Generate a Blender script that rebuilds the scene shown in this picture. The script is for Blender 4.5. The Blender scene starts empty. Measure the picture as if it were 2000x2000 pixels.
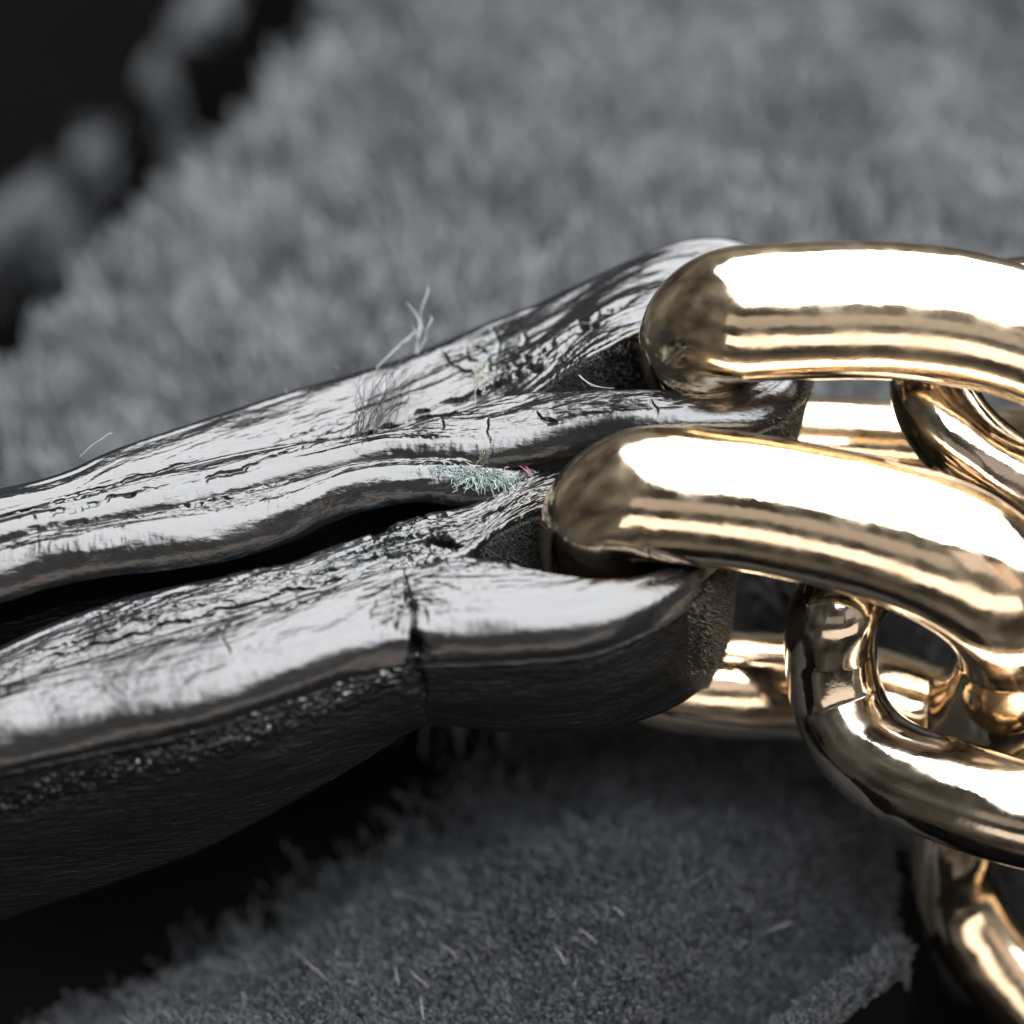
import bpy, math, random
import numpy as np
from mathutils import Vector, Matrix

random.seed(7)
rng = np.random.default_rng(11)
S = 0.001                       # everything below is laid out in millimetres
sc = bpy.context.scene
COL = sc.collection

# ------------------------------------------------------------------ camera
TH = math.radians(42.0)         # looking down by this much
D = 140.0                       # working distance to the focus point
HW = 25.0                       # half of the 50 mm wide field at that distance
F0 = np.array([0.0, 0.0, 11.0])
FWD = np.array([0.0, math.cos(TH), -math.sin(TH)])
RGT = np.array([1.0, 0.0, 0.0])
UPV = np.array([0.0, math.sin(TH), math.cos(TH)])
CAM = F0 - D * FWD
cam_data = bpy.data.cameras.new('camera')
cam = bpy.data.objects.new('camera', cam_data)
COL.objects.link(cam)
M = Matrix(((RGT[0], UPV[0], -FWD[0]), (RGT[1], UPV[1], -FWD[1]), (RGT[2], UPV[2], -FWD[2])))
cam.matrix_world = Matrix.Translation(Vector(CAM * S)) @ M.to_4x4()
cam_data.sensor_width = 36.0
cam_data.lens = 36.0 * D / (2 * HW)
cam_data.clip_start = 0.005
cam_data.clip_end = 10.0
cam_data.dof.use_dof = True
cam_data.dof.focus_distance = (D + 0.6) * S
cam_data.dof.aperture_fstop = cam_data.lens / 6.2
sc.camera = cam

# ------------------------------------------------------------------ light
world = bpy.data.worlds.new('World'); sc.world = world
world.use_nodes = True
bg = world.node_tree.nodes['Background']
bg.inputs[1].default_value = 1.0
wn = world.node_tree.nodes; wl = world.node_tree.links
wtc = wn.new('ShaderNodeTexCoord'); wno = wn.new('ShaderNodeTexNoise')      # a dim, uneven room all round
wno.inputs['Scale'].default_value = 1.7; wno.inputs['Detail'].default_value = 3; wno.inputs['Roughness'].default_value = 0.55
wl.new(wtc.outputs['Generated'], wno.inputs['Vector'])
wcr = wn.new('ShaderNodeValToRGB')
wcr.color_ramp.elements[0].position = 0.36; wcr.color_ramp.elements[0].color = (0.035, 0.033, 0.030, 1)
wcr.color_ramp.elements[1].position = 0.66; wcr.color_ramp.elements[1].color = (0.26, 0.25, 0.23, 1)
e2 = wcr.color_ramp.elements.new(0.52); e2.color = (0.115, 0.108, 0.097, 1)
wl.new(wno.outputs['Fac'], wcr.inputs['Fac']); wl.new(wcr.outputs[0], bg.inputs[0])

def area(name, loc, target, sx, sy, radiance, color):
    l = bpy.data.lights.new(name, 'AREA')
    l.shape = 'RECTANGLE'; l.size = sx; l.size_y = sy
    l.energy = radiance * math.pi * sx * sy
    l.color = color
    o = bpy.data.objects.new(name, l); COL.objects.link(o)
    o.location = loc
    d = Vector(target) - Vector(loc)
    o.rotation_euler = d.to_track_quat('-Z', 'Y').to_euler()
    return o
area('window_light', (0.21, 0.068, 0.61), (0, 0, 0.01), 1.16, 1.12, 12.0, (0.975, 0.985, 1.0))
area('added_cream_fill', (0.12, -0.75, 0.03), (0, 0, 0.01), 1.1, 0.22, 1.9, (1.0, 0.87, 0.76))  # added low lamp behind the camera, gives the metal its cream band
area('added_band_fill', (-0.10, -0.70, 0.40), (0, 0, 0.01), 0.55, 0.20, 0.40, (1.0, 0.91, 0.83))  # this and the next two: unseen added lamps, put warm bands in the metal
area('added_band_fill', (0.36, -0.60, 0.46), (0, 0, 0.01), 0.30, 0.26, 0.65, (1.0, 0.84, 0.78))
area('added_band_fill', (0.52, -0.46, 0.30), (0, 0, 0.01), 0.16, 0.22, 0.70, (1.0, 0.66, 0.50))

sc.view_settings.view_transform = 'Standard'
sc.view_settings.look = 'None'
sc.view_settings.exposure = 0.0
sc.view_settings.gamma = 1.0
sc.view_settings.use_curve_mapping = False
sc.cycles.use_denoising = True
sc.cycles.max_bounces = 8

# ------------------------------------------------------------------ layout helpers
def ray(px, py):
    px = np.asarray(px, float); py = np.asarray(py, float)
    h = HW / D
    return FWD + ((px - 1000) / 1000 * h)[..., None] * RGT + ((1000 - py) / 1000 * h)[..., None] * UPV
def PZ(px, py, z):              # point at height z on the sight line
    r = ray(px, py)
    t = (np.asarray(z, float) - CAM[2]) / r[..., 2]
    return CAM + r * t[..., None]
def PD(px, py, d):              # point at a depth d behind the focus plane
    return CAM + ray(px, py) * (D + np.asarray(d, float))[..., None]
def to_px(p):
    q = p - CAM
    w = q @ FWD
    h = HW / D
    return np.stack([1000 + 1000 * (q @ RGT) / w / h, 1000 - 1000 * (q @ UPV) / w / h], -1)

# gradient noise on numpy arrays
_perm = rng.permutation(256); _perm = np.concatenate([_perm, _perm, _perm])
_grad = rng.normal(size=(256, 3)); _grad /= np.linalg.norm(_grad, axis=1)[:, None]
def noise3(x, y, z):
    x, y, z = np.broadcast_arrays(np.asarray(x, float), np.asarray(y, float), np.asarray(z, float))
    xi = np.floor(x).astype(int); yi = np.floor(y).astype(int); zi = np.floor(z).astype(int)
    xf, yf, zf = x - xi, y - yi, z - zi
    u = xf**3 * (xf * (xf * 6 - 15) + 10); v = yf**3 * (yf * (yf * 6 - 15) + 10); w = zf**3 * (zf * (zf * 6 - 15) + 10)
    out = 0
    for dx in (0, 1):
        for dy in (0, 1):
            for dz in (0, 1):
                g = _grad[_perm[_perm[_perm[(xi + dx) & 255] + ((yi + dy) & 255)] + ((zi + dz) & 255)]]
                wgt = (u if dx else 1 - u) * (v if dy else 1 - v) * (w if dz else 1 - w)
                out = out + wgt * (g[..., 0] * (xf - dx) + g[..., 1] * (yf - dy) + g[..., 2] * (zf - dz))
    return out
def fbm(x, y, z=0.0, o=3):
    s = 0; a = 1.0; f = 1.0
    for k in range(o):
        s = s + a * noise3(x * f + 17.3 * k, y * f + 5.1 * k, z * f + 9.7 * k if np.ndim(z) else z * f + 9.7 * k + 0.37)
        a *= 0.5; f *= 2.03
    return s
def smooth(a, b, x):
    t = np.clip((x - a) / (b - a), 0, 1)
    return t * t * (3 - 2 * t)
def catmull(P, n, closed=False, param=None):
    P = np.asarray(P, float)
    k = len(P)
    if closed:
        Q = np.concatenate([P[-1:], P, P[:2]]); segs = k
    else:
        Q = np.concatenate([2 * P[:1] - P[1:2], P, 2 * P[-1:] - P[-2:-1]]); segs = k - 1
    fine = 40
    t = np.arange(segs * fine + (0 if closed else 1)) / fine
    i = np.minimum(t.astype(int), segs - 1); f = (t - i)[:, None]
    a, b, c, d = Q[i], Q[i + 1], Q[i + 2], Q[i + 3]
    R = 0.5 * (2 * b + (c - a) * f + (2 * a - 5 * b + 4 * c - d) * f**2 + (3 * b - a - 3 * c + d) * f**3)
    key = R if param is None else R[:, param]
    if closed: key2 = np.concatenate([key, key[:1]]); R2 = np.concatenate([R, R[:1]])
    else: key2, R2 = key, R
    L = np.concatenate([[0], np.cumsum(np.linalg.norm(np.diff(key2, axis=0), axis=1))])
    s = np.linspace(0, L[-1], n + 1)[:-1] if closed else np.linspace(0, L[-1], n)
    return np.stack([np.interp(s, L, R2[:, j]) for j in range(R.shape[1])], 1), s
def seg_dist(p, poly):
    poly = np.asarray(poly, float)
    best = np.full(len(p), 1e9)
    for a, b in zip(poly[:-1], poly[1:]):
        ab = b - a
        t = np.clip(((p - a) @ ab) / (ab @ ab + 1e-9), 0, 1)
        best = np.minimum(best, np.linalg.norm(p - (a + t[:, None] * ab), axis=1))
    return best

def seg_dist2(p, poly):
    poly = np.asarray(poly, float)
    L = np.concatenate([[0], np.cumsum(np.linalg.norm(np.diff(poly, axis=0), axis=1))])
    best = np.full(len(p), 1e9); arc = np.zeros(len(p))
    for k, (a, b) in enumerate(zip(poly[:-1], poly[1:])):
        ab = b - a
        t = np.clip(((p - a) @ ab) / (ab @ ab + 1e-9), 0, 1)
        d = np.linalg.norm(p - (a + t[:, None] * ab), axis=1)
        m = d < best
        best = np.where(m, d, best); arc = np.where(m, (L[k] + t * (L[k + 1] - L[k])) / L[-1], arc)
    return best, arc
def mesh_obj(name, V, faces, mats, parent=None, smooth_shade=True, mat_idx=None):
    me = bpy.data.meshes.new(name)
    V = np.asarray(V, float) * S
    faces = np.asarray(faces, np.int32)
    me.vertices.add(len(V)); me.vertices.foreach_set('co', V.astype(np.float32).ravel())
    n = faces.shape[1]
    me.loops.add(faces.size); me.loops.foreach_set('vertex_index', faces.ravel())
    me.polygons.add(len(faces))
    me.polygons.foreach_set('loop_start', np.arange(0, faces.size, n, dtype=np.int32))
    if mat_idx is not None: me.polygons.foreach_set('material_index', np.asarray(mat_idx, np.int32))
    if smooth_shade: me.polygons.foreach_set('use_smooth', np.ones(len(faces), bool))
    me.update(calc_edges=True); me.validate()
    for m in (mats if isinstance(mats, (list, tuple)) else [mats]): me.materials.append(m)
    o = bpy.data.objects.new(name, me); COL.objects.link(o)
    if parent: o.parent = parent
    return o
def grid_faces(nu, nv, close_u=False, close_v=False):
    iu = np.arange(nu if close_u else nu - 1); iv = np.arange(nv if close_v else nv - 1)
    A, B = np.meshgrid(iu, iv, indexing='ij')
    a = A * nv + B; b = ((A + 1) % nu) * nv + B; c = ((A + 1) % nu) * nv + (B + 1) % nv; d = A * nv + (B + 1) % nv
    return np.stack([a, b, c, d], -1).reshape(-1, 4)
def hairs(name, pts, r0, r1, mat, parent=None, tint=None):
    N, K, _ = pts.shape
    cu = bpy.data.hair_curves.new(name)
    for c0 in range(0, N, 10000): cu.add_curves([K] * min(10000, N - c0))
    if cu.attributes.get('radius') is None: cu.attributes.new('radius', 'FLOAT', 'POINT')
    if tint is not None: cu.attributes.new('tint', 'FLOAT', 'POINT')
    cu.attributes['position'].data.foreach_set('vector', (pts * S).astype(np.float32).ravel())
    ra = cu.attributes['radius']
    r0 = np.broadcast_to(np.asarray(r0, float), (N,)); r1 = np.broadcast_to(np.asarray(r1, float), (N,))
    t = np.linspace(0, 1, K)
    ra.data.foreach_set('value', ((r0[:, None] * (1 - t) + r1[:, None] * t) * S).astype(np.float32).ravel())
    if tint is not None:
        ta = cu.attributes['tint']
        ta.data.foreach_set('value', np.repeat(np.asarray(tint, np.float32), K))
    cu.materials.append(mat)
    o = bpy.data.objects.new(name, cu); COL.objects.link(o)
    if parent: o.parent = parent
    return o
def thing(name, label, cat, loc, group=None):
    o = bpy.data.objects.new(name, None); COL.objects.link(o)
    o.empty_display_size = 0.004
    o['label'] = label; o['category'] = cat
    if group: o['group'] = group
    return o
def tube_mesh(path, r, nring=8, closed=False, ellipse=1.0, ref=None):
    P = np.asarray(path, float); n = len(P)
    if closed: T = np.roll(P, -1, 0) - np.roll(P, 1, 0)
    else: T = np.gradient(P, axis=0)
    T /= np.linalg.norm(T, axis=1)[:, None] + 1e-12
    rf = np.asarray(ref if ref is not None else -FWD, float)
    N1 = rf - T * (T @ rf)[:, None]
    ln = np.linalg.norm(N1, axis=1)[:, None]
    N1 = N1 / np.maximum(ln, 1e-6)
    N2 = np.cross(T, N1)
    return P, T, N1, N2

# ------------------------------------------------------------------ materials
def newmat(name):
    m = bpy.data.materials.new(name); m.use_nodes = True
    return m, m.node_tree.nodes, m.node_tree.links, m.node_tree.nodes['Principled BSDF']
def leather(name, base, rough, scale, stretch, bump, spec=0.5, bdist=0.00008, peb=0.0):
    m, n, l, b = newmat(name)
    tc = n.new('ShaderNodeTexCoord'); mp = n.new('ShaderNodeMapping')
    mp.inputs['Rotation'].default_value = (0, 0, math.radians(-19))
    mp.inputs['Scale'].default_value = stretch
    l.new(tc.outputs['Object'], mp.inputs['Vector'])
    t = n.new('ShaderNodeTexNoise'); t.inputs['Scale'].default_value = scale; t.inputs['Detail'].default_value = 6; t.inputs['Roughness'].default_value = 0.62
    l.new(mp.outputs[0], t.inputs['Vector'])
    bp = n.new('ShaderNodeBump'); bp.inputs['Strength'].default_value = bump; bp.inputs['Distance'].default_value = bdist
    l.new(t.outputs['Fac'], bp.inputs['Height']); l.new(bp.outputs[0], b.inputs['Normal'])
    if peb:
        tp = n.new('ShaderNodeTexNoise'); tp.inputs['Scale'].default_value = 1700; tp.inputs['Detail'].default_value = 2
        l.new(tc.outputs['Object'], tp.inputs['Vector'])
        bq = n.new('ShaderNodeBump'); bq.inputs['Strength'].default_value = peb; bq.inputs['Distance'].default_value = 0.00010
        l.new(tp.outputs['Fac'], bq.inputs['Height']); l.new(bq.outputs[0], bp.inputs['Normal'])
    t2 = n.new('ShaderNodeTexNoise'); t2.inputs['Scale'].default_value = 420; t2.inputs['Detail'].default_value = 5
    l.new(mp.outputs[0], t2.inputs['Vector'])
    mr = n.new('ShaderNodeMapRange'); mr.inputs['From Min'].default_value = 0.3; mr.inputs['From Max'].default_value = 0.7
    mr.inputs['To Min'].default_value = rough * 0.7; mr.inputs['To Max'].default_value = rough * 1.45
    l.new(t2.outputs['Fac'], mr.inputs['Value']); l.new(mr.outputs[0], b.inputs['Roughness'])
    cr = n.new('ShaderNodeMixRGB'); cr.inputs['Color1'].default_value = (*base, 1); cr.inputs['Color2'].default_value = (*[c * 2.2 for c in base], 1)
    l.new(t.outputs['Fac'], cr.inputs['Fac']); l.new(cr.outputs[0], b.inputs['Base Color'])
    b.inputs['Specular IOR Level'].default_value = spec
    return m
M_EDGE = leather('black_edge_paint', (0.0032, 0.0034, 0.0038), 0.125, 3500, (0.35, 1.3, 1.0), 0.32, 0.68, peb=0.24)
M_FACE = leather('black_grained_leather', (0.0015, 0.0015, 0.0015), 0.30, 3800, (0.20, 1.0, 1.3), 1.0, 0.20, 0.00018)

def fibre(name, col, rough=0.55, spec=0.4, tint2=None):
    m, n, l, b = newmat(name)
    b.inputs['Base Color'].default_value = (*col, 1)
    b.inputs['Roughness'].default_value = rough
    b.inputs['Specular IOR Level'].default_value = spec
    if tint2:
        a = n.new('ShaderNodeAttribute'); a.attribute_name = 'tint'
        mx = n.new('ShaderNodeMixRGB'); mx.inputs['Color1'].default_value = (*col, 1); mx.inputs['Color2'].default_value = (*tint2, 1)
        l.new(a.outputs['Fac'], mx.inputs['Fac']); l.new(mx.outputs[0], b.inputs['Base Color'])
    return m
M_PILE = fibre('black_plush_fibre', (0.050, 0.0535, 0.058), 0.5, 0.5, (0.165, 0.172, 0.183))
M_SUEDE = fibre('gold_lit_black_suede', (0.012, 0.010, 0.008), 0.6, 0.4, (0.26, 0.20, 0.13))  # second colour paints in warm light thrown back by the gold
M_TEAL = fibre('pale_teal_lining_fibre', (0.06, 0.08, 0.08), 0.7, 0.2, (0.24, 0.29, 0.27))
M_CREAM = fibre('cream_thread', (0.14, 0.14, 0.12), 0.7, 0.2, (0.31, 0.31, 0.26))
M_DARKTHREAD = fibre('dark_grey_thread', (0.012, 0.012, 0.013), 0.6, 0.15, (0.10, 0.10, 0.105))
M_PINK = fibre('pink_thread', (0.30, 0.12, 0.14), 0.7, 0.2)
M_LINT = fibre('pale_lint', (0.26, 0.26, 0.27), 0.5, 0.4)

def cloth_mat():
    m, n, l, b = newmat('shade_black_backing')
    b.inputs['Base Color'].default_value = (0.002, 0.002, 0.002, 1)  # near-black so places bared of pile stand in for deep shade
    b.inputs['Roughness'].default_value = 0.9
    b.inputs['Specular IOR Level'].default_value = 0.0
    tc = n.new('ShaderNodeTexCoord'); t = n.new('ShaderNodeTexNoise'); t.inputs['Scale'].default_value = 2500
    l.new(tc.outputs['Object'], t.inputs['Vector'])
    bp = n.new('ShaderNodeBump'); bp.inputs['Strength'].default_value = 0.6; bp.inputs['Distance'].default_value = 0.0002
    l.new(t.outputs['Fac'], bp.inputs['Height']); l.new(bp.outputs[0], b.inputs['Normal'])
    return m
M_CLOTH = cloth_mat()
def gold_mat(name, col):
    m, n, l, b = newmat(name)
    b.inputs['Metallic'].default_value = 1.0
    b.inputs['Base Color'].default_value = (*col, 1)
    b.inputs['Roughness'].default_value = 0.07
    tc = n.new('ShaderNodeTexCoord')
    t = n.new('ShaderNodeTexNoise'); t.inputs['Scale'].default_value = 300; t.inputs['Detail'].default_value = 5
    l.new(tc.outputs['Object'], t.inputs['Vector'])
    bp = n.new('ShaderNodeBump'); bp.inputs['Strength'].default_value = 0.17; bp.inputs['Distance'].default_value = 0.0004
    l.new(t.outputs['Fac'], bp.inputs['Height'])
    t3 = n.new('ShaderNodeTexNoise'); t3.inputs['Scale'].default_value = 4000; t3.inputs['Detail'].default_value = 3
    sm_ = n.new('ShaderNodeMapping'); sm_.inputs['Scale'].default_value = (0.12, 1.0, 1.0); sm_.inputs['Rotation'].default_value = (0.3, 0.2, 0.5)
    l.new(tc.outputs['Object'], sm_.inputs['Vector']); l.new(sm_.outputs[0], t3.inputs['Vector'])
    bp2 = n.new('ShaderNodeBump'); bp2.inputs['Strength'].default_value = 0.06; bp2.inputs['Distance'].default_value = 0.00004
    l.new(t3.outputs['Fac'], bp2.inputs['Height']); l.new(bp.outputs[0], bp2.inputs['Normal'])
    l.new(bp2.outputs[0], b.inputs['Normal'])
    t2 = n.new('ShaderNodeTexNoise'); t2.inputs['Scale'].default_value = 700; t2.inputs['Detail'].default_value = 5
    l.new(tc.outputs['Object'], t2.inputs['Vector'])
    mr = n.new('ShaderNodeMapRange'); mr.inputs['From Min'].default_value = 0.35; mr.inputs['From Max'].default_value = 0.75
    mr.inputs['To Min'].default_value = 0.06; mr.inputs['To Max'].default_value = 0.24
    l.new(t2.outputs['Fac'], mr.inputs['Value']); l.new(mr.outputs[0], b.inputs['Roughness'])
    return m
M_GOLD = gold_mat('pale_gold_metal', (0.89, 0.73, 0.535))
M_DARK = gold_mat('darker_gold_metal', (0.46, 0.40, 0.325))  # same recipe as the pale gold, with a darker base colour

# ------------------------------------------------------------------ the cloth underneath
crestA, crestB = PZ(650, -50, 0.0)[:2], PZ(-40, 500, 0.0)[:2]     # ridge at the far left
hemA, hemB = PZ(1330, 2060, -12.0)[:2], PZ(1830, 1690, -12.0)[:2]   # valley by the near right fold
voidc = PZ(1800, 1590, -12.0)[:2]                                  # where the cloth ends and drops away
def line_d(x, y, A, B):
    t = (B - A) / np.linalg.norm(B - A)
    nrm = np.array([-t[1], t[0]])
    return (x - A[0]) * nrm[0] + (y - A[1]) * nrm[1]
canA, canB = PZ(-60, 1970, -12.0)[:2], PZ(1350, 1400, -12.0)[:2]     # the cloth sags away below the near strap
lump = PZ(1230, 1740, -10.5)[:2]
def canyon(x, y):
    c = line_d(x, y, canA, canB) + 1.2 * fbm(x / 5, y / 5, 3.7, 2)
    return smooth(-8, 7.0, c) * smooth(10, 2, x) * smooth(12, 5, y - 0.25 * x)
def far_gap(x, y):
    d = -line_d(x, y, crestA, crestB) + 2.0 * fbm(x / 6, y / 6, 4.2, 2)
    return d
def cloth_h(x, y):
    h = -2.6 + 0.8 * fbm(x / 18, y / 18, 0.3, 2)
    h = h - 9.4 * smooth(8, -2, y - 0.15 * x)
    h = h + 2.6 * np.exp(-((x - lump[0]) / 9.0) ** 2 - ((y - lump[1]) / 6.0) ** 2)
    h = h - 0.30 * np.maximum(-4 - x, 0) * smooth(4, 14, y)
    h = h - 10.0 * canyon(x, y)
    h = h + 2.0 * np.exp(-((y - 6 - 0.25 * x) / 7.0) ** 2) * smooth(12, -2, x)
    d = far_gap(x, y)
    h = h + 2.0 * smooth(-16, -1, d) - 30 * smooth(-6.0, 10.0, d) + 18 * smooth(18, 23, d) - 25 * smooth(24, 27, d)
    e = -line_d(x, y, hemA, hemB)
    e = e + 0.35 * fbm(x / 4, y / 4, 8.2, 2)
    h = h - 3.2 * smooth(-4.5, 0.0, e) + 3.0 * smooth(0.6, 2.6, e) - 26 * smooth(3.2, 7.5, e)
    h = h - 26 * smooth(voidc[0] - 2.5, voidc[0] + 4.0, x) * smooth(voidc[1] + 2, voidc[1] - 2, y)
    return h
gx = np.linspace(-110, 100, 480); gy = np.linspace(-62, 200, 600)
GX, GY = np.meshgrid(gx, gy, indexing='ij')
GZ = cloth_h(GX, GY)
cloth = mesh_obj('plush_cloth', np.stack([GX, GY, GZ], -1).reshape(-1, 3), grid_faces(480, 600), M_CLOTH)
cloth['kind'] = 'structure'
cloth['label'] = 'black plush cloth spread under the strap and chain'
# pile
def make_pile(n, xr, yr, keep):
    x = rng.uniform(*xr, n); y = rng.uniform(*yr, n)
    z = cloth_h(x, y)
    P = np.stack([x, y, z], -1)
    px = to_px(P)
    k = (px[:, 0] > -120) & (px[:, 0] < 2120) & (px[:, 1] > -160) & (px[:, 1] < 2150)
    g = far_gap(x, y)
    k &= ~((g > 1.0 + 4.5 * rng.random(n) ** 1.5) & (g < 20.5)) & (g < 25.0) & ~((g > 16) & (fbm(x / 5, y / 5, 2.9, 2) < 0.14))  # far gap bared to the black backing in place of valley shade
    mott = fbm(x / 4.5, y / 4.5, 11.3, 3)
    k &= ~((g > -14) & (g < 10) & (mott < -0.45 + 0.75 * smooth(-14, 4, g) + 0.25 * (rng.random(n) - 0.5)))  # patchy thinning imitates the shade deepening towards the crest
    k &= rng.random(n) > 1.0 * smooth(0.02, 0.92, canyon(x, y))  # pile thinned to black backing, standing in for shade below the strap
    e = -line_d(x, y, hemA, hemB)
    k &= ~(e > 3.7) & ~((x > voidc[0] - 1.6) & (y < voidc[1]))
    return P[k]
def pile(n, xr, yr, length, spread, r0, r1, lean0, c1, c2, tint0=0.0, tvar=0.55):
    P = make_pile(n, xr, yr, None)
    n = len(P); x, y = P[:, 0], P[:, 1]
    L = length(x, y) * (1 + 0.35 * rng.normal(size=n) * 0.6) * (1 + 0.25 * fbm(x / (0.4 * c1), y / (0.4 * c1), 2.2, 2))
    sx = (fbm(x / c1, y / c1, 1.1, 2) + 0.9 * fbm(x / c2, y / c2, 6.1, 1)) * spread + rng.normal(size=n) * 0.22
    sy = (fbm(x / c1, y / c1, 7.7, 2) + 0.9 * fbm(x / c2, y / c2, 3.1, 1)) * spread + rng.normal(size=n) * 0.22
    lean = np.stack([sx + lean0[0], sy + lean0[1], np.ones(n)], -1); lean /= np.linalg.norm(lean, axis=1)[:, None]
    K = 4
    t = np.linspace(0, 1, K)
    pts = P[:, None, :] + np.array([0, 0, 1.0]) * (t * (1 - t))[None, :, None] * 0.5 * L[:, None, None] + lean[:, None, :] * t[None, :, None] * L[:, None, None]
    pts[:, :, :2] += rng.normal(size=(n, K, 2)) * 0.03 * (t[None, :, None])
    tint = np.clip(tint0 + tvar * rng.random(n) ** 1.5 + 0.35 * fbm(x / (0.4 * c1), y / (0.4 * c1), 5.5, 2), 0, 1)
    return hairs('pile', pts, r0, r1, M_PILE, cloth, tint)
near = pile(700000, (-48, 48), (-46, 14), lambda x, y: 0.75 + 0.02 * (y + 20), 0.26, 0.036, 0.030, (0.0, -0.30), 2.6, 0.6, 0.26, 0.3)
near['kind'] = 'stuff'
far = pile(200000, (-70, 75), (4, 125), lambda x, y: (3.0 + 1.6 * smooth(10, 40, y)) * (1 - 0.4 * smooth(-6, 0, far_gap(x, y))) * (1 - 0.5 * smooth(14, 18, far_gap(x, y))), 0.75, 0.12, 0.07, (-0.1, 0.45), 5.0, 2.2)
far['kind'] = 'stuff'

# ------------------------------------------------------------------ leather straps
CRACKS_UPPER = [  # (polyline, half width mm, depth mm)
    ([(735, 838), (800, 812), (850, 792), (905, 778), (935, 765), (985, 748), (1040, 722), (1080, 700)], 0.10, 0.35),
    ([(640, 870), (700, 852), (790, 824), (850, 812), (930, 808)], 0.11, 0.35),
    ([(850, 682), (872, 700), (880, 712), (910, 727), (935, 735)], 0.07, 0.25),
    ([(905, 668), (915, 700), (930, 706), (952, 698), (957, 720), (942, 735)], 0.07, 0.28),
    ([(915, 668), (935, 680), (955, 690)], 0.06, 0.2),
    ([(960, 640), (975, 665), (970, 690)], 0.06, 0.2), ([(1020, 650), (1025, 670), (1012, 680)], 0.05, 0.15),
    ([(960, 735), (1000, 722), (1050, 695), (1120, 650), (1200, 625)], 0.10, 0.30),
    ([(1000, 740), (1060, 715), (1110, 680)], 0.06, 0.2),
    ([(1110, 640), (1160, 622), (1215, 600), (1250, 585)], 0.07, 0.2),
    ([(860, 820), (868, 845)], 0.05, 0.15), ([(948, 815), (950, 840), (956, 868)], 0.05, 0.15), ([(1045, 795), (1055, 815), (1100, 830)], 0.05, 0.15),
    ([(1270, 780), (1280, 800), (1282, 815)], 0.05, 0.18),
    ([(500, 875), (560, 855), (640, 830), (700, 815)], 0.07, 0.16),
    ([(330, 960), (420, 930), (500, 905), (560, 880), (640, 858)], 0.07, 0.16),
    ([(0, 1030), (110, 1000), (250, 965), (350, 948)], 0.08, 0.2),
    ([(60, 985), (200, 955), (330, 915), (430, 880)], 0.06, 0.12),
    ([(0, 1055), (100, 1030), (230, 1012), (300, 1008)], 0.07, 0.18),
    ([(270, 1000), (400, 985), (520, 955), (600, 925)], 0.06, 0.14),
    ([(0, 1012), (120, 978), (240, 950)], 0.05, 0.12),
]
CRACKS_LOWER = [
    ([(806, 1215), (812, 1250), (816, 1300), (824, 1350), (832, 1420)], 0.42, 1.3),
    ([(792, 1108), (788, 1130), (792, 1150), (800, 1175), (806, 1200), (812, 1240), (815, 1300)], 0.16, 0.55),
    ([(0, 1310), (200, 1258), (330, 1220), (430, 1195), (600, 1150), (700, 1128), (780, 1110)], 0.08, 0.22),
    ([(0, 1290), (120, 1262), (260, 1215), (400, 1185), (520, 1165)], 0.06, 0.14),
    ([(310, 1258), (420, 1230), (560, 1190), (680, 1160)], 0.05, 0.10),
    ([(432, 1235), (438, 1255), (450, 1280)], 0.05, 0.16),
    ([(830, 1130), (870, 1145), (910, 1160)], 0.05, 0.12),
    ([(740, 1165), (730, 1190), (720, 1210)], 0.05, 0.14), ([(800, 1180), (775, 1195), (770, 1225), (790, 1240)], 0.06, 0.16),
    ([(820, 1178), (835, 1200), (830, 1225)], 0.06, 0.15),
    ([(640, 1095), (700, 1085), (760, 1062), (820, 1045), (880, 1030)], 0.10, 0.30),
    ([(800, 1072), (840, 1058), (870, 1062), (905, 1068)], 0.22, 0.8),
    ([(700, 1060), (760, 1035), (830, 1012), (900, 1000)], 0.09, 0.3),
    ([(900, 1040), (950, 1010), (1000, 985), (1040, 960)], 0.10, 0.3),
    ([(560, 1130), (640, 1115), (720, 1095), (790, 1082)], 0.08, 0.2),
    ([(960, 990), (985, 1000), (1000, 985), (1030, 975)], 0.06, 0.25),
    ([(920, 1020), (940, 1025), (960, 1008)], 0.06, 0.25),
]
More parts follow.
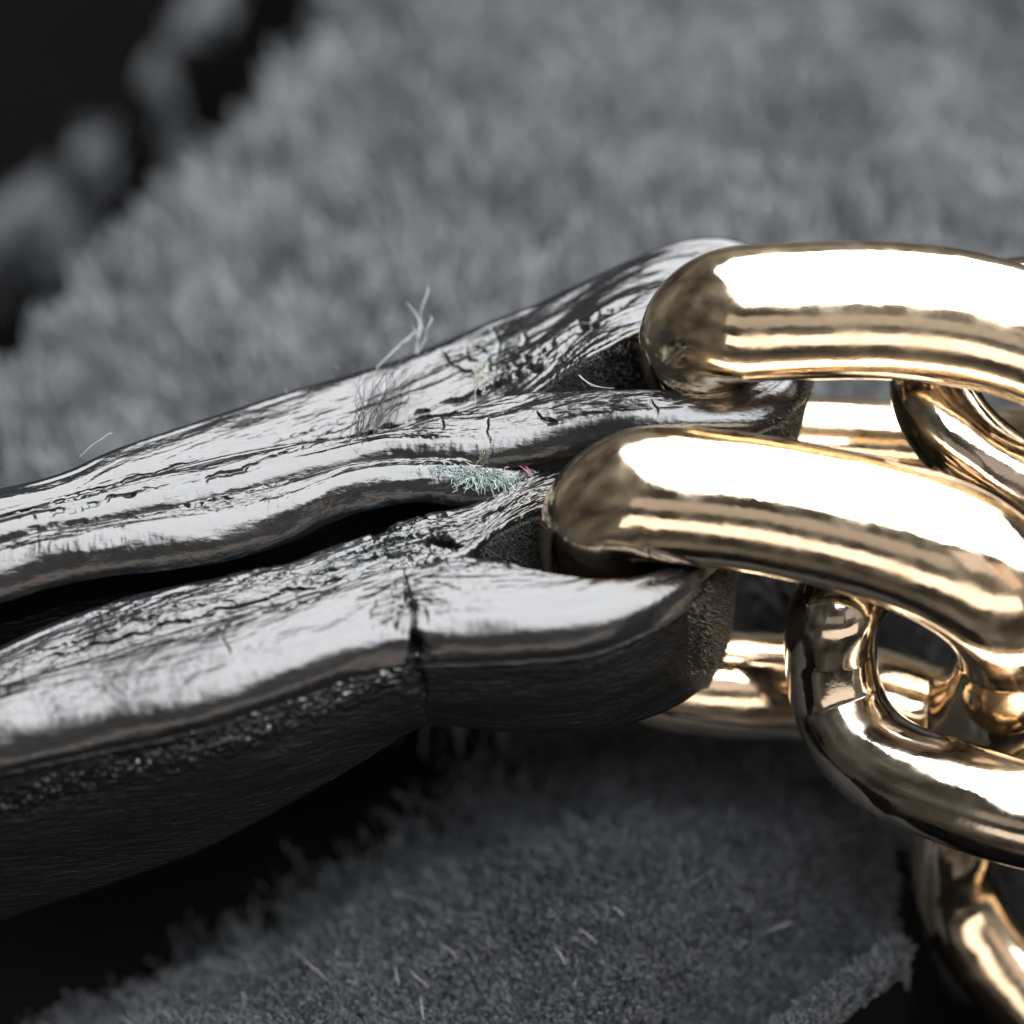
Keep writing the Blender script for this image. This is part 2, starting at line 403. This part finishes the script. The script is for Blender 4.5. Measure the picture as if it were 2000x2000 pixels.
def ribbon(name, rows, N, mats, parent, cracks, damage, r_out, r_in, seed, r_front=None, scuff=None, amp=1.0, lean=0.0, tilt=0.18):
    R, s = catmull(rows, N, param=slice(0, 4))
    # even spacing in px of the mid curve
    A = PZ(R[:, 0], R[:, 1], R[:, 4]); B = PZ(R[:, 2], R[:, 3], R[:, 4])
    mid = (A + B) / 2
    sl = np.concatenate([[0], np.cumsum(np.linalg.norm(np.diff(mid, axis=0), axis=1))])
    ac = B - A; w = np.linalg.norm(ac, axis=1); dr = ac / np.maximum(w, 1e-6)[:, None]
    ff = smooth(-0.4, 0.4, dr[:, 1])           # 1 where the outer side faces the camera
    ro = r_out + ((r_front or r_out) - r_out) * ff
    ro = np.minimum(ro, w * 0.72); ri = np.minimum(r_in, w * 0.24)
    H = R[:, 5]
    cols, q, kind = [], [], []
    nwA, nr, nt, nwB = 58, 14, 70, 26
    up = np.array([0, 0, 1.0])
    for k in range(nwA):                       # outer wall, bottom to top
        f = (1 - k / nwA) ** 1.6
        hh = ro + (H - ro) * f
        lip = 0.10 * np.exp(-((hh - ro - 0.12) / 0.10) ** 2)
        bulge = 0.35 * np.sin(np.clip((hh - ro) / (H - ro), 0, 1) * math.pi)
        cols.append(A - up * hh[:, None] - dr * (lip + bulge * 0.6 - lean * hh)[:, None]); q.append(-hh); kind.append(0)
    for k in range(nr):
        a = k / nr * math.pi / 2
        cols.append(A + dr * (ro * (1 - math.cos(a)))[:, None] - up * (ro * (1 - math.sin(a)))[:, None]); q.append(ro * (a - 1)); kind.append(1)
    for k in range(nt + 1):
        f = k / nt
        x = ro + (w - ro - ri) * f
        cols.append(A + dr * x[:, None] + up * (0.10 * np.sin(math.pi * f) * np.ones(N))[:, None]); q.append(x); kind.append(1)
    for k in range(1, nr + 1):
        a = k / nr * math.pi / 2
        cols.append(B - dr * (ri * (1 - math.sin(a)))[:, None] - up * (ri * (1 - math.cos(a)))[:, None]); q.append(w + ri * a * 0.5); kind.append(1)
    for k in range(1, nwB + 1):
        f = (k / nwB) ** 1.4
        hh = ri + (H - ri) * f
        cols.append(B - up * hh[:, None]); q.append(w + hh); kind.append(0)
    V = np.stack(cols, 1)                       # N, nv, 3
    V[:, :, 2] += tilt * (V[:, :, 1] - mid[:, None, 1]).clip(-3.0, 3.0)
    nv = V.shape[1]
    Q = np.stack([np.broadcast_to(x, (N,)) for x in q], 1)
    kind = np.array(kind)
    SL = np.broadcast_to(sl[:, None], Q.shape)
    # normals
    du = np.gradient(V, axis=0); dv = np.gradient(V, axis=1)
    Nn = np.cross(du, dv); Nn /= np.linalg.norm(Nn, axis=2)[:, :, None] + 1e-9
    if Nn[N // 8, nwA + nr + nt // 2, 2] < 0: Nn = -Nn
    px = to_px(V.reshape(-1, 3))
    dmg = np.zeros(len(px))
    for (cx, cy, rx, ry, a) in damage:
        dmg = np.maximum(dmg, a * np.exp(-((px[:, 0] - cx) / rx) ** 2 - ((px[:, 1] - cy) / ry) ** 2))
    dmg = dmg.reshape(Q.shape)
    top = kind == 1
    d = np.zeros(Q.shape)
    st = fbm(SL / 3.2, Q / 0.30, seed, 4)
    rid = 1 - np.abs(fbm(SL / 2.6, Q / 0.22, seed + 3.3, 3)) * 2.2
    med = fbm(SL / 5.0, Q / 1.6, seed + 7.7, 2)
    fine = fbm(SL / 0.35, Q / 0.20, seed + 2.1, 3)
    rough = fbm(SL / 0.95, Q / 0.20, seed + 5.9, 4)
    streak_mask = 0.35 + 0.65 * smooth(-0.15, 0.25, fbm(SL / 9, Q / 1.0, seed + 1.9, 2))
    wv = np.clip(Q / np.maximum(w, 1e-6)[:, None], 0, 1)
    mid_w = smooth(0.30, 0.75, wv + 0.35 * fbm(SL / 6, Q / 2, seed + 19, 2))
    streak_mask = streak_mask * (0.18 + 0.82 * mid_w)
    tn = fbm(SL / 2.2, Q / 0.42, seed + 12.4, 4)
    terr = sum(smooth(t0 - 0.022, t0 + 0.022, tn) for t0 in (-0.34, -0.16, 0.02, 0.2, 0.36))
    tmask = smooth(-0.10, 0.30, fbm(SL / 7, Q / 1.3, seed + 15.2, 2)) * 0.28 * mid_w + np.minimum(dmg, 1.0) * 0.8
    brk = fbm(SL / 1.9, Q / 0.75, seed + 23.1, 3)
    dt = 0.036 * brk + 0.035 * terr * tmask + 0.045 * st * streak_mask + 0.030 * np.minimum(rid, 0.6) * streak_mask * 0.6 + 0.13 * med + 0.006 * fine + dmg * (0.13 * rough + 0.03 * fine + 0.05 * st)
    dw = 0.12 * med + 0.012 * fbm(SL / 0.7, Q / 0.09, seed + 8.8, 3) + dmg * 0.06 * rough
    if scuff is not None:
        sd = seg_dist(px, scuff).reshape(Q.shape)
        sm = np.exp(-((sd + 12 * fbm(SL / 1.5, Q / 1.5, seed + 1.2, 2)) / 30) ** 2)
        dw = dw + sm * (0.26 * fbm(SL / 0.42, Q / 0.17, seed + 6.6, 3))
    else: sm = np.zeros(Q.shape)
    tw = np.where(top, 1.0, 0.0)[None, :]
    d = amp * (tw * dt + (1 - tw) * dw)
    cw = np.where(top, 1.0, 0.25)[None, :]
    jit2 = np.stack([fbm(px[:, 0] / 36, px[:, 1] / 36, seed, 3), fbm(px[:, 0] / 36, px[:, 1] / 36, seed + 31.7, 3)], -1) * 11
    vary = 0.45 + 0.55 * smooth(-0.25, 0.15, fbm(px[:, 0] / 45, px[:, 1] / 45, seed + 3.9, 2))
    for poly, hw, dep in cracks:
        # wobbling crack lines, cut as grooves with a faint raised lip
        pw = px + jit2
        dist, tt = seg_dist2(pw, poly)
        tap = (smooth(0, 0.30, tt) * smooth(1, 0.70, tt) * vary).reshape(Q.shape)
        dist = dist.reshape(Q.shape) / 40.0
        hw2 = hw * 0.75 * (0.35 + 0.65 * tap) + 0.012
        d = d - cw * dep * tap * np.exp(-(dist / hw2) ** 2)
    V = V + Nn * d[:, :, None]
    faces = grid_faces(N, nv, False, True)
    fi = np.tile(np.where(np.append(kind[:-1], 0)[:nv] == 1, 0, 1), N - 1)
    fl = (sm * (0.6 + 1.2 * fbm(SL / 0.8, Q / 0.3, seed + 2.6, 2)))[:-1].ravel() > 0.45
    fi = np.where(fl, 0, fi)
    def sub(sel, nm, mat, par):
        f = faces[sel]; used, inv = np.unique(f, return_inverse=True)
        return mesh_obj(nm, V.reshape(-1, 3)[used], inv.reshape(f.shape), mat, par)
    o = sub(fi == 1, name, mats[1], parent)
    sub(fi == 0, 'painted_edge', mats[0], o)
    # end caps
    return o, V, nwA, nr, nt

up_rows = [(-80,970,-80,1022,11.2),(0,945,0,1000,11.3),(126,912,130,968,11.5),(242,863,250,930,11.7),(419,805,430,885,12),(559,763,580,855,12.3),
 (699,724,720,838,12.6),(848,674,860,803,13),(952,632,960,775,13.5),(1040,600,1030,757,14.2),(1151,550,1090,715,15),(1262,502,1150,680,15.8),
 (1357,472,1250,630,16.3),(1450,472,1350,592,16.3),(1540,520,1440,590,15.6),(1585,610,1500,630,15),(1588,700,1515,685,14.8),(1560,765,1480,735,15),
 (1480,808,1420,755,15.2),(1380,822,1340,764,15.3),(1262,830,1240,766,15),(1160,840,1140,766,14.4),(1060,858,1055,771,13.8),(952,875,985,783,13.4),
 (848,884,870,815,13),(740,890,730,848,12.6),(580,925,580,865,12.3),(430,962,430,895,12),(250,1000,250,940,11.7),(0,1050,0,1010,11.3),(-80,1075,-80,1032,11.2)]
up_rows = [r + (9.5,) for r in up_rows]
c_rows = [(-80,1140,-80,1085,10.4),(0,1122,0,1060,10.6),(98,1094,110,1035,10.9),(261,1068,250,1010,11.3),(419,1044,430,972,11.6),(559,1005,580,935,11.9),(652,965,680,908,12.2),
 (740,946,750,898,12.3),(820,939,830,895,12.3),(900,945,900,894,12.2),(960,946,960,897,12.0),(1010,932,1010,905,11.8),(1042,914,1040,910,11.5)]
c_rows = [r + (9.5,) for r in c_rows]
low_rows = [(-80,1285,-80,1362,7.0),(0,1254,0,1335,7.4),(140,1194,150,1290,8.1),(303,1147,310,1240,8.9),(419,1122,430,1208,9.3),(550,1094,570,1168,9.8),(629,1068,660,1140,10.1),
 (703,1043,750,1118,10.4),(815,1003,850,1093,10.9),(900,985,905,1078,11.1),(980,955,945,1045,11.2),(1039,922,985,1018,11.3),(1110,890,1060,985,11.2),(1200,868,1150,958,11),
 (1300,875,1230,960,10.2),(1385,930,1290,990,9.6),(1425,1010,1320,1035,9.4),(1420,1075,1318,1080,9.8),(1385,1113,1280,1112,10.4),(1330,1150,1230,1128,10.8),(1262,1185,1170,1132,11),
 (1159,1222,1080,1124,11),(1014,1234,980,1106,10.9),(900,1238,900,1098,10.7),(820,1242,830,1110,10.5),(699,1266,730,1130,10.2),(559,1315,580,1178,9.7),(373,1371,390,1228,8.9),
 (186,1413,200,1285,8.1),(0,1455,0,1345,7.4),(-80,1472,-80,1372,7.0)]
near_h = {1385: 8.2, 1330: 7.9, 1262: 7.5, 1159: 7.0, 1014: 6.4, 900: 5.9, 820: 5.8, 699: 7.3, 559: 8.4, 373: 9.8, 186: 10.8, 0: 11.6, -80: 12.0}
low_rows = [r + (near_h.get(r[0], 9.3) if k > 16 else 8.8,) for k, r in enumerate(low_rows)]

upper = thing('leather_strap', 'far black leather strap with teal fraying, looped round the upper gold link', 'strap', None, 'worn leather strap ends')
lower = thing('leather_strap', 'near black leather strap with scuffed side, looped round the central gold link', 'strap', None, 'worn leather strap ends')
dmgU = [(930, 720, 80, 45, 0.7), (1080, 690, 140, 40, 0.55), (780, 860, 220, 36, 0.5), (1100, 800, 240, 45, 0.22), (450, 960, 150, 30, 0.5)]
dmgC = [(900, 920, 160, 40, 1.0), (500, 985, 300, 30, 0.6), (150, 1060, 200, 25, 0.6)]
dmgL = [(820, 1050, 200, 55, 1.5), (560, 1125, 220, 35, 0.9), (1000, 980, 80, 60, 1.0), (795, 1190, 60, 70, 1.1), (930, 1105, 120, 14, 0.8), (300, 1180, 250, 30, 0.6), (810, 1320, 40, 60, 1.2)]
loopU, VU, nwA, nr, nt = ribbon('loop_band', up_rows, 1300, [M_EDGE, M_FACE], upper, CRACKS_UPPER, dmgU, 0.8, 0.28, 1.7, r_front=1.2, lean=0.15)
plyC, VC, *_ = ribbon('lining_ply', c_rows, 620, [M_EDGE, M_FACE], upper, [c for c in CRACKS_UPPER if c[0][0][0] < 400], dmgC, 1.6, 0.30, 21.7, lean=0.45)
loopL, VL, *_ = ribbon('loop_band', low_rows, 1400, [M_EDGE, M_FACE], lower, CRACKS_LOWER, dmgL, 0.9, 0.35, 41.3, r_front=1.5,
                       scuff=[(-60, 1590), (100, 1540), (280, 1490), (430, 1445), (560, 1398), (700, 1340), (770, 1315)])

# nap on the folded ends, where the leather shows its raw suede side
def nap(V, i0, i1, j0, j1, n, L, lean, mat, parent, name, r=(0.013, 0.007), spread=0.3, tint_pow=3.5):
    iu = i0 + (i1 - i0) * np.abs(np.clip(0.42 + 0.20 * rng.normal(size=n), -0.5, 0.999)); jv = j0 + (j1 - j0) * np.clip(rng.beta(1.6, 1.3, n), 0, 0.999)
    a = iu.astype(int); b = jv.astype(int); fu = (iu - a)[:, None]; fv = (jv - b)[:, None]
    P = V[a, b] * (1 - fu) * (1 - fv) + V[a + 1, b] * fu * (1 - fv) + V[a, b + 1] * (1 - fu) * fv + V[a + 1, b + 1] * fu * fv
    nn = np.cross(V[a + 1, b] - V[a, b], V[a, b + 1] - V[a, b]); nn /= np.linalg.norm(nn, axis=1)[:, None] + 1e-9
    c = V[a].mean(1)
    inw = V[a, -1] - V[a, 0]                     # from the outer to the inner wall of the band
    sgn = np.sign((nn * inw).sum(1)); sgn[sgn == 0] = 1
    nn *= (sgn if name == 'inner_nap' else -sgn)[:, None]
    dirn = nn * 0.55 + np.asarray(lean) + rng.normal(size=(n, 3)) * spread
    dirn /= np.linalg.norm(dirn, axis=1)[:, None]
    LL = L * rng.uniform(0.5, 1.3, n)
    t = np.linspace(0, 1, 4)
    pts = P[:, None] + dirn[:, None] * (t[None, :, None] * LL[:, None, None]) + rng.normal(size=(n, 4, 3)) * 0.02 * t[None, :, None]
    o = hairs(name, pts, r[0], r[1], mat, parent, rng.random(n) ** tint_pow)
    o['kind'] = 'stuff'
    return o
def row_near(rows, N, px, py):
    R, s = catmull(rows, N, param=slice(0, 4))
    return int(np.argmin((R[:, 0] - px) ** 2 + (R[:, 1] - py) ** 2))
a0, a1 = row_near(up_rows, 1300, 1575, 580), row_near(up_rows, 1300, 1480, 808)
nap(VU, a0, a1, 6, nwA + 6, 8000, 0.20, (0.35, -0.15, -0.2), M_SUEDE, upper, 'suede_nap')
a0, a1 = row_near(low_rows, 1400, 1410, 970), row_near(low_rows, 1400, 1345, 1142)
nap(VL, a0, a1, 4, nwA + 4, 12000, 0.20, (0.40, -0.15, -0.2), M_SUEDE, lower, 'suede_nap')

M_SUEDE2 = fibre('grey_suede', (0.012, 0.012, 0.012), 0.7, 0.3, (0.10, 0.10, 0.098))
jB = nwA + nr + nt + 2 + nr
a0, a1 = row_near(up_rows, 1300, 1040, 600), row_near(up_rows, 1300, 1400, 470)
nap(VU, a0, a1, jB - 4, jB + 20, 9000, 0.16, (0, -0.1, 0.25), M_SUEDE2, upper, 'inner_nap', r=(0.014, 0.010), spread=0.5, tint_pow=2.0)
a0, a1 = row_near(low_rows, 1400, 960, 965), row_near(low_rows, 1400, 1200, 868)
nap(VL, a0, a1, jB - 4, jB + 20, 8000, 0.16, (0, -0.1, 0.25), M_SUEDE2, lower, 'inner_nap', r=(0.014, 0.010), spread=0.5, tint_pow=2.0)

# ------------------------------------------------------------------ frayed fibres and threads
def strands(name, specs, mat, parent, r, wob=0.05, K=9, tint=None):
    pts = []
    for a, b, bend in specs:
        a = np.asarray(a); b = np.asarray(b)
        t = np.linspace(0, 1, K)[:, None]
        p = a * (1 - t) + b * t + np.asarray(bend) * (4 * t * (1 - t))
        ph = rng.uniform(0, 6.28, 3); fr = rng.uniform(5, 12)
        p = p + wob * np.sin(fr * t + ph) * np.minimum(1, 3 * t)
        pts.append(p)
    pts = np.array(pts)
    o = hairs(name, pts, r, r * 0.6, mat, parent, rng.random(len(pts)) ** 1.5 if tint is None else tint)
    o['kind'] = 'stuff'
    return o
def rn(s): return rng.normal(size=3) * s
# teal fraying on the end of the lining ply
sp = []
for i in range(1000):
    x = 815 + 225 * rng.random() ** 0.75; y = np.interp(x, [790, 860, 900, 1000, 1040], [900, 906, 918, 918, 914]) + rng.normal() * np.interp(x, [790, 880, 1000, 1040], [5, 10, 12, 5])
    z = np.interp(x, [790, 900, 1040], [12.35, 12.2, 11.55])
    a = PZ(x, y, z)
    ln = rng.uniform(0.2, 0.55) * np.interp(x, [790, 880, 960, 1040], [0.5, 1.0, 1.3, 0.8])
    ph = 1.4 * noise3(x / 30, y / 30, 0.5)
    v = np.array([0.35 + 1.6 * ph + rng.normal() * 0.7, -0.8 + rng.normal() * 0.3, 0.1 + rng.normal() * 0.2 - 0.6 * (y > 922)])
    sp.append((a, a + v / np.linalg.norm(v) * ln, rn(0.05)))
strands('frayed_lining', sp, M_TEAL, upper, 0.024, 0.03)
sp = []
for i in range(60):
    x = rng.uniform(560, 800); y = np.interp(x, [560, 680, 800], [1118, 1096, 1056]) + rng.normal() * 9
    a = PZ(x, y, np.interp(x, [560, 800], [9.85, 10.85]))
    v = np.array([rng.uniform(-0.6, 1.0), rng.normal() * 0.5, rng.uniform(0.02, 0.35)])
    sp.append((a, a + v / np.linalg.norm(v) * rng.uniform(0.25, 0.7), rn(0.06)))
strands('frayed_lining', sp, M_TEAL, lower, 0.016, 0.04, tint=np.zeros(60))
# small teal tufts standing on it
sp = []
for i in range(26):
    a = PZ(940 + rng.normal() * 5, 906 + rng.normal() * 3, 12.2)
    b = PZ(952 + rng.normal() * 16, 880 + rng.normal() * 7, 13.2)
    sp.append((a, b, rn(0.04)))
strands('loose_fibre_tuft', sp, M_CREAM, upper, 0.026, 0.012)
# cream stitching thread, broken open
sp = []
for i in range(64):
    a = PZ(940 + rng.normal() * 9, 732 + rng.normal() * 14, 13.4)
    b = a + np.array([rng.normal() * 0.22, rng.normal() * 0.55, abs(rng.normal()) * 0.12 + 0.02])
    sp.append((a, b, rn(0.06)))
strands('broken_stitch', sp, M_CREAM, upper, 0.020, 0.04)
sp = []
for i in range(150):
    side = rng.choice([-1, 1])
    a = PZ(790 + side * rng.uniform(8, 22), 1128 + rng.normal() * 12, 10.4)
    b = a + np.array([-side * rng.uniform(0, 0.5), rng.normal() * 0.35, rng.normal() * 0.12 + 0.04])
    sp.append((a, b, rn(0.08)))
strands('broken_stitch', sp, M_CREAM, lower, 0.030, 0.05)
sp = []
for i in range(60):
    a = PZ(970 + rng.normal() * 10, 672 + rng.normal() * 14, 13.6)
    b = a + np.array([rng.normal() * 0.3, rng.normal() * 0.45, abs(rng.normal()) * 0.15])
    sp.append((a, b, rn(0.1)))
strands('frayed_lining', sp, M_TEAL, upper, 0.028, 0.05)
# pink thread caught in the fray
sp = [(PZ(985 + 4 * k, 915 - 1 * k, 12.1), PZ(1038 + rng.normal() * 4, 925 + rng.normal() * 5, 11.8), np.array([0, 0.25 + 0.05 * k, 0.2])) for k in range(5)]
strands('pink_thread', sp, M_PINK, upper, 0.020, 0.008, 12)
# dark wavy threads fanning up from the seam
sp = []
for i in range(34):
    u = rng.random()
    a = PZ(680 + 75 * u + rng.normal() * 8, 862 - 30 * u + rng.normal() * 5, 12.7)
    b = PZ(705 + 130 * u + rng.normal() * 16, 745 - 60 * u * rng.random() + rng.normal() * 16, 13.4 + rng.random() * 0.6)
    sp.append((a, b, np.array([rng.normal() * 0.2, 0, 0.35])))
strands('pulled_threads', sp, M_DARKTHREAD, upper, 0.019, 0.17, 18, rng.random(34) * 0.3)
sp = [(PZ(815, 690, 13.2), PZ(798, 590, 15.2), (0.25, 0, 0.2)), (PZ(817, 690, 13.2), PZ(842, 612, 15), (0.15, 0, 0.2)), (PZ(812, 690, 13.2), PZ(835, 560, 15.5), (0.0, 0, 0.2)),
      (PZ(735, 720, 13), PZ(815, 650, 14), (0, 0, 0.2)), (PZ(790, 670, 13.5), PZ(825, 640, 14), (0, 0, 0.1)), (PZ(816, 670, 13.4), PZ(806, 640, 14.5), (0.1, 0, 0.1))]
strands('pulled_threads', sp, M_LINT, upper, 0.027, 0.09, 14)
strands('stray_fibre', [(PZ(155, 893, 11.6), PZ(218, 847, 12.6), (0.1, 0, 0.25)), (PZ(662, 722, 12.7), PZ(655, 712, 13.2), (0, 0, 0.02)), (PZ(560, 770, 12.5), PZ(556, 758, 12.9), (0, 0, 0.02))], M_LINT, upper, 0.018, 0.03, 12)
# a single thread end in the mouth of the loop
strands('thread_end', [(PZ(1130, 732, 14.6), PZ(1195, 757, 14.7), (-0.1, -0.35, 0)), (PZ(1132, 733, 14.6), PZ(1200, 757, 14.7), (-0.1, -0.35, 0))], M_LINT, upper, 0.018, 0.02, 12)

# ------------------------------------------------------------------ gold chain links
def link(name, pts, label, group, nseg=260, nring=64, flat=0.78, view=False, mat=None):
    """pts: (px, py, depth, radius_mm, flatness) round a closed ring"""
    P = []
    for p in pts:
        q = PD(p[0], p[1], p[2])
        P.append((*q, p[3], p[4] if len(p) > 4 else flat))
    R, s = catmull(P, nseg, closed=True, param=slice(0, 3))
    C = R[:, :3]
    # ring centre gives a steady frame
    T = np.roll(C, -1, 0) - np.roll(C, 1, 0); T /= np.linalg.norm(T, axis=1)[:, None]
    X = C - C.mean(0)
    _, _, vt = np.linalg.svd(X, full_matrices=False)
    pn = vt[2]                                   # plane normal of the ring
    if pn @ FWD > 0: pn = -pn
    if view: pn = -FWD
    N1 = pn - T * (T @ pn)[:, None]; N1 /= np.linalg.norm(N1, axis=1)[:, None]
    N2 = np.cross(T, N1)
    a = np.linspace(0, 2 * math.pi, nring, endpoint=False)
    ca, sa = np.cos(a), np.sin(a)
    sg = lambda v: v
    V = C[:, None] + N1[:, None] * (sg(ca)[None, :, None] * (R[:, 3] * R[:, 4])[:, None, None]) + N2[:, None] * (sg(sa)[None, :, None] * R[:, 3][:, None, None])
    o = mesh_obj(name, V.reshape(-1, 3), grid_faces(nseg, nring, True, True), mat or M_GOLD)
    o['label'] = label; o['category'] = 'chain link'; o['group'] = group
    return o
G = 'polished gold chain links'
link('chain_link', [(1372,682,0.7,3.15),(1385,648,-0.7,3.25),(1422,621,-1.7,3.32),(1478,611,-2.0,3.33),(1610,606,-2.2,3.33),(1738,607,-2.2,3.32),(1870,621,-2.2,3.30),(2000,655,-2.2,3.2),(2110,712,-2.0,3.1),(2170,800,0.5,3.0),
     (2140,880,4.0,3.0),(2000,905,7.0,2.9),(1820,890,8.5,2.8),(1650,878,9.5,2.8),(1510,868,9.6,2.7),(1430,838,8.6,2.7),(1392,785,6.2,2.7),(1374,728,3.2,2.9)],
     'long gold link at the top, held in the far leather strap loop', G, view=True)
link('chain_link', [(1183,1042,-0.7,3.25),(1197,1005,-1.5,3.28),(1233,978,-2.1,3.30),(1285,967,-2.4,3.32),(1448,980,-2.8,3.32),(1614,1010,-3.2,3.36),(1760,1048,-3.5,3.45),(1880,1100,-3.4,3.5),(1965,1175,-2.4,3.4),(1995,1270,0.5,3.2),
     (1960,1370,3.0,3.0),(1860,1415,7.0,2.9),(1700,1365,8.6,2.8,1.0),(1560,1342,8.2,2.8,1.0),(1430,1336,7.2,2.8,1.0),(1290,1315,6.5,2.8,1.0),(1210,1250,4.8,2.8),(1188,1180,2.8,2.95),(1183,1105,0.9,3.15)],
     'gold link in the centre, held in the near leather strap loop', G, view=True)
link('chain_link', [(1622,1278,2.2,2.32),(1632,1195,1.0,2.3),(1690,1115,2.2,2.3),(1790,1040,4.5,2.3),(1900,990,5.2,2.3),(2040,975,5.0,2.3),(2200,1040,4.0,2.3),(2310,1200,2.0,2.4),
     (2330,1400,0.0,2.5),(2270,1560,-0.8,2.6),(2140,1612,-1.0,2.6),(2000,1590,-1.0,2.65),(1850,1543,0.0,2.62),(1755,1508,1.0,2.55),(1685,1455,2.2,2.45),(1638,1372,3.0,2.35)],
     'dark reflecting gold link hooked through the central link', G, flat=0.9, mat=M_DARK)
link('chain_link', [(1862,1650,7.5,2.1),(1880,1560,6.0,1.9),(1950,1480,5.0,1.9),(2060,1460,5.0,1.9),(2160,1540,6.5,1.9),(2210,1680,9.0,1.9),(2230,1850,11.0,2.0),(2180,2020,11.5,2.1),(2080,2010,11.5,2.1),
     (1980,1918,11.5,2.3),(1908,1830,11.0,2.25),(1868,1735,10.0,2.15)],
     'blurred gold link at the bottom right corner, lying lowest on the cloth', G, flat=0.9)
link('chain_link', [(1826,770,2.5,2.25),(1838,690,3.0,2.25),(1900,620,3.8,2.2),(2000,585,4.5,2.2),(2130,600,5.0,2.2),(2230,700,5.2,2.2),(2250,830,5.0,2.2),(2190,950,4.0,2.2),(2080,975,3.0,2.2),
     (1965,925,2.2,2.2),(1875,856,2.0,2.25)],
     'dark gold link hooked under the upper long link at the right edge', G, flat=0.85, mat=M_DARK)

# ------------------------------------------------------------------ lint on the cloth
lint_spots = [((772,1890),(780,1922),'short upright','at the left end of the lint cluster at the bottom'), ((798,1893),(838,1927),'bright slanting','in the middle of the lint cluster at the bottom'),
 ((862,1845),(892,1872),'short slanting','at the upper right of the lint cluster at the bottom'), ((822,1948),(828,1993),'straight','lowest in the lint cluster at the bottom'),
 ((1080,1850),(1105,1885),'stubby','on the lit nap at bottom centre'), ((1130,1815),(1165,1843),'curved','on the lit nap right of bottom centre'),
 ((755,1735),(830,1768),'faint drifting','above the lint cluster in the shadow'), ((1085,1638),(1105,1652),'tiny','in the shadow under the near strap loop'),
 ((580,1862),(640,1915),'long faint','on the nap at bottom left'), ((1195,1768),(1218,1790),'small','on the grey nap at lower centre'),
 ((1500,1820),(1545,1800),'rising','over the dark valley at lower right')]
for (x0, y0), (x1, y1), word, place in lint_spots:
    a = PZ(x0, y0, 0.0); b = PZ(x1, y1, 0.0)
    for q in (a, b): q[2] = 0
    # rest them on the tips of the pile
    for it in range(4):
        za = cloth_h(np.array([a[0]]), np.array([a[1]]))[0] + 1.75; zb = cloth_h(np.array([b[0]]), np.array([b[1]]))[0] + 1.75
        a = PZ(x0, y0, za); b = PZ(x1, y1, zb)
    t = np.linspace(0, 1, 10)[:, None]
    p = a * (1 - t) + b * t + (rn(0.05) + np.array([0, 0, 0.05])) * (4 * t * (1 - t))
    Pp, T, N1, N2 = tube_mesh(p, 0.05)
    rr = 0.020 * (1 - 0.5 * np.abs(2 * t - 1) ** 2)
    an = np.linspace(0, 2 * math.pi, 6, endpoint=False)
    V = Pp[:, None] + (N1[:, None] * np.cos(an)[None, :, None] + N2[:, None] * np.sin(an)[None, :, None]) * rr[:, :, None]
    o = mesh_obj('lint_fibre', V.reshape(-1, 3), grid_faces(10, 6, False, True), M_LINT)
    o['label'] = word + ' pale lint fibre ' + place; o['category'] = 'lint'; o['group'] = 'lint fibres caught on the cloth'
